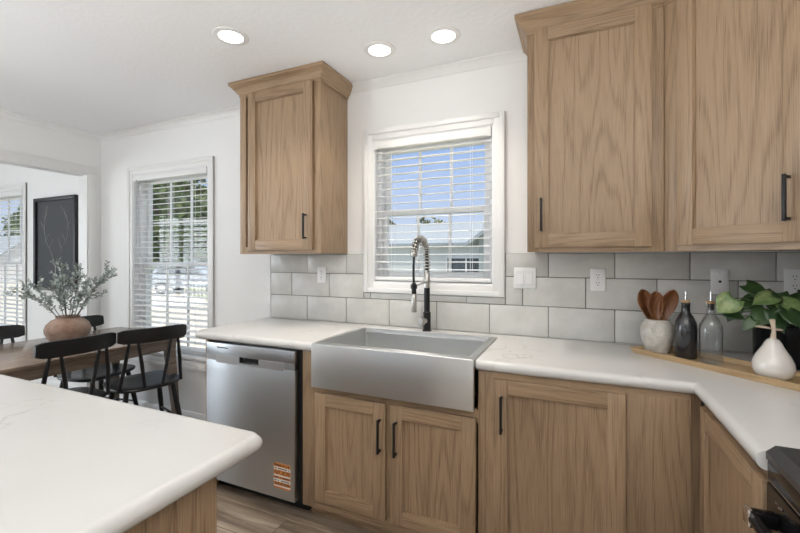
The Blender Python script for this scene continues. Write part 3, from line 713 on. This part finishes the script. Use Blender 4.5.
# crock
cx_, cy_ = .332, -.181
K = .84; c = MB(); c.lathe([(r_*K, z_) for r_, z_ in [(0, 0), (.055, 0), (.060, .006), (.077, .070), (.080, .100), (.074, .122), (.060, .133), (.056, .140), (.060, .146), (.055, .147), (.050, .140), (.055, .130), (.068, .118), (.073, .098), (.053, .015), (0, .012)]], (cx_, cy_, TF), 40)
tag(c.build('utensil_crock', 'crock'), 'rough off-white stoneware crock holding wooden spoons on the tray', 'crock')
def spoon(base, tip, yaw, w, hl, label):
    base, tip = Vector(base), Vector(tip); d = tip-base; ln = d.length; d.normalize()
    side = Vector((math.cos(yaw), math.sin(yaw), 0)); side = (side-d*side.dot(d)).normalized(); nrm = side.cross(d)   # nrm looks at the room
    if nrm.y > 0: nrm = -nrm
    c = thing('wooden_spoon', label, 'spoon', base)
    m = MB(); hs = ln-hl
    m.tube([base, base+d*hs*.5, base+d*(hs+.012)], [.0055, .006, .0065], 10); m.build('handle', 'spoon', c)
    m = MB(); ns, nr = 18, 16
    def P(k, v, back):
        wid = w*(math.sin(math.pi*min(1, k)**1.55)**.62 if 0 < k < 1 else 0)+.0045*(1-k)
        deep = .027*(max(0, math.sin(math.pi*min(1, max(0, (k-.12)/.88))))**.8)
        p = base+d*(hs+hl*k)+side*wid*v
        hollow = deep*(1-min(1, abs(v)/.86)**2)
        return p-nrm*(deep*(1-v*v)+.0045) if back else p-nrm*(hollow*.86)+nrm*.0015
    top = [[P(a/ns, -1+2*b/nr, 0) for b in range(nr+1)] for a in range(ns+1)]
    bot = [[P(a/ns, 1-2*b/nr, 1) for b in range(nr+1)] for a in range(ns+1)]
    m.ring_loft([t+b for t, b in zip(top, bot)], True); m.build('bowl', 'spoon', c)
# spoons face the room, tips leaning apart
spoon((.350, -.170, TF+.02), (.272, -.180, 1.203), R(24), .034, .165, 'dark wooden spoon at left of the three in the stoneware crock')
spoon((.336, -.192, TF+.02), (.318, -.232, 1.198), R(24), .035, .150, 'wooden spoon in front at the middle of the crock')
spoon((.318, -.178, TF+.02), (.392, -.210, 1.206), R(24), .036, .165, 'wooden spoon at right in the crock, beside the black bottle')
def pourer(c, x, y, z, r):
    m = MB(); m.lathe([(0, 0), (r, 0), (r*1.05, .004), (r*1.05, .010), (0, .010)], (x, y, z), 20); m.build('cork', 'cork', c)
    m = MB(); m.tube([(x, y, z+.0101), (x, y, z+.048)], [.0034, .0034], 12); m.build('pour_spout', 'chrome', c)
bx, by = .422, -.266
c = thing('bottle', 'charcoal black oil bottle with a metal spout on the tray', 'bottle', (bx, by, TF))
K = .84; m = MB(); m.lathe([(r_*K, z_) for r_, z_ in [(0, 0), (.044, 0), (.048, .005), (.049, .125), (.045, .150), (.032, .176), (.021, .190), (.0185, .198), (.0185, .222), (.0195, .226), (.0195, .232), (0, .232)]], (bx, by, TF), 36); m.build('body', 'bottle', c)
pourer(c, bx, by, TF+.2325, .0145)
gx, gy = .492, -.332
c = thing('bottle', 'clear glass oil bottle with a cork and metal spout on the tray', 'bottle', (gx, gy, TF))
o_ = [(0, 0), (.044, 0), (.048, .005), (.049, .130), (.045, .155), (.032, .180), (.021, .193), (.0185, .200), (.0185, .230), (.020, .232), (.020, .238), (.014, .238)]
i_ = [(.0135, .2), (.017, .192), (.029, .177), (.0425, .153), (.0462, .129), (.0455, .010), (.041, .006), (0, .006)]
m = MB(); m.lathe([(r_*.82, z_) for r_, z_ in o_+i_], (gx, gy, TF), 36); m.build('body', 'glass', c)
m = MB(); m.lathe([(0, .212), (.0098, .212), (.0106, .2385), (0, .2385)], (gx, gy, TF), 20); m.build('stopper', 'black', c)
pourer(c, gx, gy, TF+.2388, .0150)
# ceramic pear
px_, py_ = .627, -.501
c = thing('ceramic_pear', 'glossy ivory ceramic pear at the front of the tray', 'ornament', (px_, py_, TF))
m = MB(); m.lathe([(r_*.75, z_) for r_, z_ in [(0, 0), (.040, 0), (.058, .005), (.072, .020), (.078, .040), (.075, .060), (.064, .080), (.050, .098), (.038, .114), (.031, .126), (.022, .136), (.012, .141), (0, .142)]], (px_, py_, TF), 44); m.build('body', 'pear', c)
m = MB(); m.tube([(px_, py_, TF+.139), (px_+.002, py_, TF+.165), (px_, py_, TF+.187), (px_-.003, py_-.002, TF+.206)], [.0085, .0058, .0062, .0085], 12)
m.build('stem', 'pearstem', c)
def leaf_mesh(m, base, tip, normal, width, fold=.12, droop=.1, n=8, heart=False, mi=0, thick=.0006):
    base, tip = Vector(base), Vector(tip); d = tip-base; ln = d.length; d.normalize()
    nrm = Vector(normal); nrm = (nrm-d*nrm.dot(d)).normalized(); sd = d.cross(nrm)
    rows = []
    for a in range(n+1):
        u = a/n
        if heart: w = width*(1.05*math.sin(math.pi*min(1, u*.88+.12)**.75)**.8)*(1-u**6)
        else: w = width*math.sin(math.pi*u)**.8
        ctr = base+d*ln*(u-(.10*0))-nrm*droop*ln*(u*u-.2*u)
        row = []
        for b in (-1, -.5, 0, .5, 1):
            back = -.16*ln*abs(b)**1.5*(1-u)**3 if heart else 0
            row.append(ctr+sd*w*b+nrm*(fold*w*abs(b))+d*back)
        rows.append(row)
    k = len(m.v)
    vs = [p for r in rows for p in r]; fs = []
    for a in range(n):
        for b in range(4): fs.append((a*5+b, a*5+b+1, a*5+b+6, a*5+b+5))
    m.add(vs, fs, mi)
m = MB(); leaf_mesh(m, (px_-.001, py_, TF+.176), (px_-.055, py_-.022, TF+.188), (0, -.3, 1), .010, .1, .12); leaf_mesh(m, (px_+.001, py_, TF+.172), (px_+.030, py_+.006, TF+.174), (0, -.3, 1), .007, .1, .1)
lf = m.build('leaf', 'pearstem', c); md = lf.modifiers.new('s', 'SOLIDIFY'); md.thickness = .003

# potted pothos
ox, oy = .765, -.215
c = thing('potted_plant', 'leafy green plant in a black pot in the right corner behind the tray', 'plant', (ox, oy, .9145))
m = MB(); m.lathe([(r_*.80, z_) for r_, z_ in [(0, 0), (.100, 0), (.116, .006), (.124, .030), (.127, .165), (.123, .167), (.119, .160), (.115, .03), (0, .02)]], (ox, oy, .9145), 44); m.build('pot', 'gloss_black', c)
m = MB(); m.lathe([(0, .022), (.088, .042), (.092, .145), (.06, .152), (0, .155)], (ox, oy, .9145), 28); m.build('soil', 'soil', c)
stems = MB(); lv = MB(); V = Vector
def pleaf(ctr, length, width, face, down, pale):
    """a heart leaf centred at ctr; face is the way its surface looks; down the way its tip points"""
    ctr, dn = V(ctr), V(down).normalized(); fc = V(face); length *= .76; width *= .72
    leaf_mesh(lv, ctr-dn*length*.5, ctr+dn*length*.5, fc, width, .18, .12, 10, True, 1 if pale else 0)
    r0 = V((ox+(ctr.x-ox)*.18, oy+(ctr.y-oy)*.18, .9145+.15)); b0 = ctr-dn*length*.5
    mid = (r0+b0)/2+V((0, 0, .05)); stems.tube([r0, r0*.5+mid*.5+V((0, 0, .01)), mid, mid*.4+b0*.6+V((0, 0, .006)), b0], [.003, .0028, .0025, .002, .0018], 6)
pl = [((.522, -.395, 1.160), .105, .056, (-.25, -1, .25), (-.7, -.1, -.75), 1),
      ((.655, -.285, 1.212), .115, .044, (.2, -.9, .5), (.75, -.5, -.55), 0),
      ((.650, -.350, 1.185), .110, .045, (-.2, -.8, .7), (-.9, -.35, -.35), 1),
      ((.790, -.320, 1.205), .150, .036, (-.2, -.55, .8), (.8, -.3, .45), 0),
      ((.735, -.375, 1.160), .105, .046, (-.1, -.8, .6), (.75, -.5, -.4), 1),
      ((.630, -.390, 1.118), .115, .050, (-.4, -1, .3), (-.5, -.4, -.7), 0),
      ((.560, -.375, 1.122), .085, .032, (-.3, -.6, .8), (.85, -.4, -.25), 0),
      ((.590, -.400, 1.092), .075, .028, (-.3, -1, .2), (-.6, -.2, -.7), 0),
      ((.680, -.400, 1.110), .115, .050, (.1, -1, .3), (.3, -.3, -.9), 0),
      ((.800, -.370, 1.110), .110, .042, (.1, -.8, .6), (.8, -.4, -.5), 1),
      ((.705, -.300, 1.165), .120, .052, (-.1, -.9, .4), (-.2, -.3, -.9), 0),
      ((.760, -.330, 1.135), .120, .052, (.1, -.9, .3), (.2, -.2, -.9), 0),
      ((.840, -.250, 1.180), .120, .050, (.2, -.7, .6), (.8, -.3, -.3), 0),
      ((.640, -.240, 1.150), .110, .048, (-.6, -.8, .3), (-.6, .1, -.7), 0),
      ((.775, -.180, 1.190), .120, .050, (0, -.6, .8), (.2, .6, .1), 0),
      ((.870, -.330, 1.125), .110, .048, (.4, -.8, .4), (.6, -.4, -.6), 0),
      ((.700, -.340, 1.140), .110, .048, (-.3, -.9, .5), (-.7, -.3, -.6), 0),
      ((.600, -.330, 1.165), .085, .034, (-.3, -.8, .6), (-.8, -.2, -.2), 0),
      ((.560, -.330, 1.120), .090, .036, (-.5, -.8, .3), (-.5, -.2, -.8), 0),
      ((.720, -.420, 1.120), .100, .042, (.1, -.9, .5), (.4, -.5, -.6), 0),
      ((.700, -.260, 1.200), .100, .040, (0, -.7, .7), (-.3, -.2, .3), 0),
      ((.820, -.310, 1.145), .110, .046, (0, -.8, .7), (.9, -.2, -.2), 1)]
for a in pl: pleaf(*a)
stems.build('stems', 'stem', c); lo = lv.build('leaves', ['pothos', 'pothos_pale'], c, sharp=80)
md = lo.modifiers.new('s', 'SOLIDIFY'); md.thickness = .0008

# ------------------------------------------------------------------ dining table, chairs, vase
TBX0, TBX1, TBY0, TBY1, TBZ = -3.645, -2.80, -1.96, -.10, .75
c = thing('dining_table', 'dark wood rectangular dining table by the tall window', 'table', ((TBX0+TBX1)/2, (TBY0+TBY1)/2, 0))
def rpoly(x0, x1, y0, y1, r, n=5): return [(p[0], p[1]) for p in rr(x0, x1, y0, y1, r, 0, n)]
m = MB(); P_ = rpoly(TBX0, TBX1, TBY0, TBY1, .05); m.slab(P_, TBZ-.024, TBZ, [1]*len(P_), .006, 3); m.build('tabletop', 'table', c)
m = MB()
for x in (TBX0+.05, TBX1-.072): m.box(x, x+.022, TBY0+.14, TBY1-.14, TBZ-.105, TBZ-.0245, bev=.002)
for y in (TBY0+.07, TBY1-.092): m.box(TBX0+.12, TBX1-.12, y, y+.022, TBZ-.105, TBZ-.0245, bev=.002)
m.build('apron', 'table', c)
for sx_ in (-1, 1):
    for sy_ in (-1, 1):
        cx0 = (TBX0+TBX1)/2+sx_*((TBX1-TBX0)/2-.085); cy0 = (TBY0+TBY1)/2+sy_*((TBY1-TBY0)/2-.10); m = MB(); rings = []
        for k in range(9):
            t = k/8; z = (TBZ-.0248)*(1-t); w = .050-.022*t; dx = sx_*(.045*t+.0*t*t); dy = sy_*(.045*t)
            if k == 0: w = .066
            rings.append([(cx0+dx+a*w*.5*(1 if True else 1), cy0+dy+b*w*.72, z) for a, b in ((-1, -1), (1, -1), (1, 1), (-1, 1))])
        m.ring_loft(rings, True); m.build('leg', 'table', c)
def make_chair():
    c = thing('dining_chair', 'x', 'chair', (0, 0, 0), None)
    sh = []
    for k in range(28):       # seat outline: wide, rounded back edge
        a = 2*math.pi*k/28; ca, sa = math.cos(a), math.sin(a); e = .62
        sh.append((math.copysign(abs(ca)**e, ca)*.215, math.copysign(abs(sa)**e, sa)*(.225-.012*ca)))
    m = MB(); rings = []
    for sc, z in ((.90, .428), (.97, .434), (1.0, .446), (.985, .455), (.93, .458), (.6, .450), (.2, .446)): rings.append([(x*sc, y*sc, z) for x, y in sh])
    m.ring_loft(rings, True); m.build('seat', 'chair', c)
    m = MB(); pr = []; ny = 14; rings = []
    for k in range(ny+1):
        q = k/ny*2-1; y = q*.215; x = .245-.045*q*q; h = .047*(1-.16*abs(q)**6)
        e = .0 if abs(q) < .999 else .006
        rings.append([(x-.011, y, .818-h+e), (x+.007, y, .818-h+e-.002), (x+.012, y, .818), (x+.012, y, .818+h-e), (x-.004, y, .820+h-e), (x-.010, y, .818)])
    m.ring_loft(rings, True); m.build('crest_rail', 'chair', c)
    for s in (-1, 1):
        for top, bot in ((.150, .195), (.105, .055)):
            xt = .243-.045*(top/.205)**2; xb = .205-.9*(bot*bot)*1.4
            m = MB(); m.tube([(xb, s*bot, .448), ((xb+xt)/2+.008, s*(top+bot)/2, .62), (xt, s*top, .792)], [.0105, .0125, .009], 10); m.build('spindle', 'chair', c)
    for sx_ in (-1, 1):
        for sy_ in (-1, 1):
            m = MB(); m.tube([(sx_*.135, sy_*.145, .436), (sx_*.165, sy_*.17, .25), (sx_*.20, sy_*.205, 0)], [.016, .019, .0115], 12); m.build('leg', 'chair', c)
    for sy_ in (-1, 1):
        m = MB(); m.tube([(-.175, sy_*.18, .17), (.175, sy_*.18, .17)], .008, 8); m.build('stretcher', 'chair', c)
    m = MB(); m.tube([(0, -.178, .17), (0, .178, .17)], .008, 8); m.build('stretcher', 'chair', c)
    return c
ch0 = make_chair()
for i, (x, y, a, lb) in enumerate([(-2.985, -.865, 0, 'black spindle-back chair with its back to the island, in front of the terracotta vase'),
                    (-2.90, -.385, -16, 'black spindle-back chair turned out at the table corner nearest the dishwasher'),
                    (-3.475, -.375, 180+10, 'black spindle-back chair across the table, behind the terracotta vase'),
                    (-3.49, -.955, 180, 'black spindle-back chair across the table at the left edge, in front of the left window')]):
    o = ch0 if i == 0 else copy_tree(ch0)
    o.location = (x, y, 0); o.rotation_euler = (0, 0, R(a)); o['label'] = lb; o['group'] = 'black dining chairs'
vx, vy = -3.22, -.70
m = MB(); m.lathe([(r_*.80, z_) for r_, z_ in [(0, 0), (.070, 0), (.085, .004), (.130, .040), (.158, .085), (.161, .110), (.148, .142), (.115, .170), (.086, .180), (.082, .188), (.088, .196), (.083, .197), (.074, .188), (.078, .178), (.10, .165), (.135, .14), (.150, .11), (.12, .045), (.06, .015), (0, .012)]], (vx, vy, TBZ+.0005), 48)
tag(m.build('vase', 'terracotta'), 'squat terracotta vase with leafy stems on the dining table', 'vase')
rb = random.Random(11)
# image-right on the table plane is along (cos, sin) of the view; branches fan around
vr = V((.915, .4035, 0)); vd = V((-.4035, .915, 0))
ends = [(-.345, .235, -.05), (-.30, .285, .02), (-.16, .30, .10), (-.06, .47, .00), (.03, .42, .08), (.10, .33, -.06), (.20, .30, .05), (.27, .37, .02), (.335, .395, -.02), (-.02, .29, -.10), (-.22, .20, -.08), (.16, .21, -.09), (.06, .30, .12), (-.10, .34, .06)]
for bi, (r_, up, dp) in enumerate(ends):
    a0 = V((vx+r_*.06, vy+dp*.06, TBZ+.13)); mth = V((vx, vy, TBZ+.19))+vr*max(-.06, min(.06, r_*.25))+vd*max(-.05, min(.05, dp*.3))
    e = V((vx, vy, TBZ+.185))+vr*r_+vd*dp; e.z = TBZ+.185+up*.88
    mid = mth*.45+e*.55+V((0, 0, .05))
    c = thing('leafy_branch', 'thin grey-green leafy branch standing in the terracotta vase', 'branch', a0, 'branches in the terracotta vase')
    pts = []
    for k in range(13):
        t = k/12
        if t < .25: p = a0.lerp(mth, t/.25)
        else:
            s = (t-.25)/.75; p = mth*(1-s)**2+mid*2*s*(1-s)+e*s*s
        pts.append(p)
    st = MB(); st.tube(pts, [.0026-.0017*k/12 for k in range(13)], 6)
    lf = MB()
    def twig(pts, k0, n):
        for k in range(n):
            t = k0+(len(pts)-1-k0)*(k+.3)/n; i = min(int(t), len(pts)-2); p = pts[i].lerp(pts[i+1], t-i); d = (pts[i+1]-pts[i]).normalized()
            for sgn in (-1, 1):
                ax = V((rb.uniform(-1, 1), rb.uniform(-1, 1), rb.uniform(-.6, 1))).normalized(); w = d.cross(ax).normalized()*sgn
                tip = p+(w*.75+d*.65)*rb.uniform(.016, .027)
                leaf_mesh(lf, p, tip, ax, rb.uniform(.0045, .0070), .1, .1, 4)
    twig(pts, 4, 20)
    for q in (5, 6, 8, 9, 10):
        d = (pts[q+1]-pts[q]).normalized(); w = d.cross(V((rb.uniform(-1, 1), rb.uniform(-1, 1), rb.uniform(-1, 1)))).normalized()
        l2 = rb.uniform(.05, .10); tp = [pts[q]+(d*.7+w*.75)*l2*j/4+V((0, 0, .008*j*j/16)) for j in range(5)]
        st.tube(tp, [.0012, .0011, .001, .0009, .0007], 5); twig(tp, 1, 7)
    st.build('twig', 'twig', c); lf.build('leaves', 'euca', c, sharp=80)

# framed picture on the wall beyond the opening
c = thing('framed_picture', 'tall black framed print of pale branching lines on charcoal', 'picture', (-4.80, -.015, 1.02))
x0, x1, z0, z1 = -5.17, -4.436, 1.02, 1.962; m = MB(); w = .034
for a, b in ((x0, x0+w), (x1-w, x1)): m.box(a, b, -.038, -.001, z0, z1, bev=.002)
for a, b in ((z0, z0+w), (z1-w, z1)): m.box(x0+w, x1-w, -.0378, -.001, a, b, bev=.002)
m.build('frame', 'frame', c)
B1(x0+w-.002, x1-w+.002, -.018, -.003, z0+w-.002, z1-w+.002).build('print', 'canvas', c)
m = MB()
def stroke(pts, r=.0030): m.tube([((x0+x1)/2+a, -.0182, z0+b) for a, b in pts], r, 5, 0, True, .4)
stroke([(-.02, .30), (-.10, .42), (-.17, .50), (-.20, .62), (-.185, .74), (-.14, .86)]); stroke([(.02, .30), (.10, .42), (.19, .50), (.23, .62), (.20, .74), (.10, .85)])
for s in (-1, 1): stroke([(s*.17, .50), (s*.12, .57)], .002); stroke([(s*.20, .62), (s*.26, .70)], .002); stroke([(s*.19, .72), (s*.15, .79)], .002); stroke([(s*.10, .42), (s*.05, .52)], .002)
stroke([(-.01, .12), (.0, .22), (-.02, .30)]); stroke([(.01, .12), (.0, .22), (.02, .30)])
m.build('line_drawing', 'line', c)

# ------------------------------------------------------------------ outdoors
GZ = -.6
struct(B1(-90, 40, .2, 110, GZ-.2, GZ).build('ground', 'grass'))
m = MB(); m.prism([(-60, 4.2), (-5.2, 1.6), (-5.2, 3.4), (-14, 10), (-40, 24), (-60, 24)], 'z', GZ+.001, GZ+.02); struct(m.build('driveway', 'drive'))
def house(name, label, x0, x1, y0, y1, ze, zr, sid, win, ridge='x'):
    c = thing(name, label, 'house', ((x0+x1)/2, (y0+y1)/2, GZ))
    m = MB()
    if ridge == 'x': m.prism([(y0, GZ), (y1, GZ), (y1, ze), ((y0+y1)/2, zr-.08), (y0, ze)], 'x', x0, x1)
    else: m.prism([(x0, GZ), (x1, GZ), (x1, ze), ((x0+x1)/2, zr-.08), (x0, ze)], 'y', y0, y1)
    m.build('wall', sid, c); m = MB(); e = .35; k = (zr-ze)/((y1-y0)/2 if ridge == 'x' else (x1-x0)/2)
    if ridge == 'x':
        yc = (y0+y1)/2; m.prism([(y0-e, ze-k*e), (yc, zr), (y1+e, ze-k*e), (y1+e, ze-k*e+.12), (yc, zr+.13), (y0-e, ze-k*e+.12)], 'x', x0-e, x1+e)
    else:
        xc = (x0+x1)/2; m.prism([(x0-e, ze-k*e), (xc, zr), (x1+e, ze-k*e), (x1+e, ze-k*e+.12), (xc, zr+.13), (x0-e, ze-k*e+.12)], 'y', y0-e, y1+e)
    m.build('roof', 'roof', c)
    for xa, xb, za, zb in win:
        f = MB(); t = .07
        for a, b in ((xa-t, xa), (xb, xb+t)): f.box(a, b, y0-.04, y0-.001, za-t, zb+t)
        for a, b in ((za-t, za), (zb, zb+t)): f.box(xa, xb, y0-.04, y0-.001, a, b)
        xm = (xa+xb)/2; f.box(xm-.03, xm+.03, y0-.035, y0-.001, za, zb)
        f = f.build('window', 'trim', c); B1(xa, xb, y0-.02, y0-.002, za, zb).build('pane', 'dark_glass', f)
    return c
house('house', 'white sided house with a long grey roof seen through the sink window', -16, -1.5, 14, 21, 1.98, 3.05, 'siding', [(-5.0, -3.4, -.05, 1.35), (-2.9, -1.9, -.05, 1.35), (-11, -9.6, .2, 1.3)])
house('house', 'nearer grey sided house with a steep gable at the right of the sink window', -3.0, 2.8, 11.0, 13.2, 2.0, 4.0, 'siding_grey', [(-2.6, -1.4, .35, 1.4), (.2, 1.4, .35, 1.4)], 'y')
house('house', 'low white building in the yard beyond the left window', -50, -42, 14.0, 18, 1.6, 3.2, 'siding', [(-49, -47.5, .2, 1.2), (-45, -43.5, .2, 1.2)])
def tree_mesh(seed, n, R_, H_, nm, mt, leaf):
    rg = random.Random(seed); m = MB()
    for k in range(n):
        while True:
            p = V((rg.uniform(-1, 1), rg.uniform(-1, 1), rg.uniform(-1, 1)))
            if p.length < 1: break
        p = p*(.55+.45*p.length); nz = noise.noise(p*2.2+V((seed, 0, 0))); 
        if nz < -.12: continue
        q = V((p.x*R_*(1+.3*nz), p.y*R_*(1+.3*nz), H_*.54+p.z*H_*.46)); s = leaf*rg.uniform(.6, 1.3)
        a = V((rg.uniform(-1, 1), rg.uniform(-1, 1), rg.uniform(-1, 1))).normalized(); b = a.cross(V((rg.uniform(-1, 1), rg.uniform(-1, 1), rg.uniform(-1, 1)))).normalized()
        m.add([q-a*s, q+b*s*.6, q+a*s, q-b*s*.6], [(0, 1, 2, 3)])
    return m
protos = []
def tree(x, y, Rr_, H_, label, seed, mt='foliage', n=5200):
    c = thing('tree', label, 'tree', (0, 0, 0), 'trees outside the windows')
    tree_mesh(seed, n, Rr_, H_, 'crown', mt, H_*.032).build('foliage', mt, c, smooth=False)
    m = MB(); m.tube([(0, 0, 0), (.1, .05, H_*.3), (0, .1, H_*.7)], [H_*.035, H_*.025, H_*.01], 8)
    for k in range(5):
        a = k*1.3+seed; m.tube([(.08, .05, H_*(.28+.06*k)), (math.cos(a)*Rr_*.35, math.sin(a)*Rr_*.35, H_*(.45+.06*k)), (math.cos(a)*Rr_*.7, math.sin(a)*Rr_*.7, H_*(.55+.07*k))], [H_*.014, H_*.009, H_*.004], 6)
    m.build('trunk', 'bark', c); c.location = (x, y, GZ); return c
tree(-27.7, 17.9, 3.7, 8.9, 'tall leafy tree left in the view through the dining window', 1)
tree(-31.5, 25.6, 3.9, 9.6, 'tall leafy tree right in the view through the dining window', 2)
tree(-47.5, 33.5, 5.0, 12.0, 'big leafy tree far behind the others in the dining window view', 3)
tree(-47.5, 22.0, 3.3, 8.0, 'leafy tree above the low white building in the left window', 4)
tree(-60.5, 26.0, 4.5, 9.0, 'far tree at the left edge of the left window view', 8)
for i, (x, y, h, k) in enumerate([(-14.2, 26, 5.5, 'leftmost'), (-12.2, 32, 6.1, 'middle'), (-8.6, 27, 4.9, 'rightmost')]):
    tree(x, y, 2.3, h-.3, 'olive green treetop above the grey roof, %s of three in the sink window' % k, 5+i, 'foliage_dry', 3200)
def car(x, y, a, paint, label):
    c = thing('car', label, 'car', (0, 0, 0)); body = [(-2.2, .35), (2.2, .35), (2.25, .75), (2.1, .92), (1.15, 1.02), (-2.0, 1.02), (-2.22, .8)]
    m = MB(); rings = []
    for y_, s in ((-.88, .97), (-.84, 1), (.84, 1), (.88, .97)): rings.append([(px*s, y_, .35+(pz-.35)*s) for px, pz in body])
    m.ring_loft(rings, True); m.build('body', paint, c)
    m = MB(); cab = [(1.0, 1.0), (.35, 1.58), (-1.6, 1.6), (-1.98, 1.0)]
    m.ring_loft([[(px, -.80+(.14 if pz > 1.2 else 0), pz) for px, pz in cab], [(px, .80-(.14 if pz > 1.2 else 0), pz) for px, pz in cab]], True); m.build('cabin', paint, c)
    for s in (-1, 1):
        m = MB(); m.prism([(.78, 1.06), (.30, 1.50), (-1.5, 1.52), (-1.75, 1.06)], 'y', s*.785, s*.765); w = m.build('window', 'dark_glass', c)
    for wx in (-1.35, 1.4):
        for s in (-1, 1):
            m = MB(); m.tube([(wx, s*.70, .34), (wx, s*.90, .34)], .34, 22); t = m.build('wheel', 'tyre', c)
            m = MB(); m.tube([(wx, s*.895, .34), (wx, s*.908, .34)], .21, 16); m.build('hubcap', 'chrome', t)
    c.location = (x, y, GZ+.02); c.rotation_euler = (0, 0, R(a))
car(-19.6, 13.6, 24, 'car', 'silver car parked on the pale drive, seen through the dining window')
car(-19.5, 17.6, 30, 'car_dark', 'dark car parked beyond the silver one, right of the dining window view')
# white yard railing outside the dining window
c = thing('yard_railing', 'white metal railing standing on the drive outside the dining window', 'railing', (-12.9, 8.9, GZ))
T = planeT(-13.8, 8.4, R(28)); m = MB(); m.T = T
for z in (.15, 1.0): m.tube([(0, 0, GZ+z), (2.1, 0, GZ+z)], .028, 8)
m.build('rail', 'trim', c); m = MB(); m.T = T
for k in range(15): m.tube([(.05+k*.143, 0, GZ+.02), (.05+k*.143, 0, GZ+1.0)], .014, 6)
m.build('bars', 'trim', c)
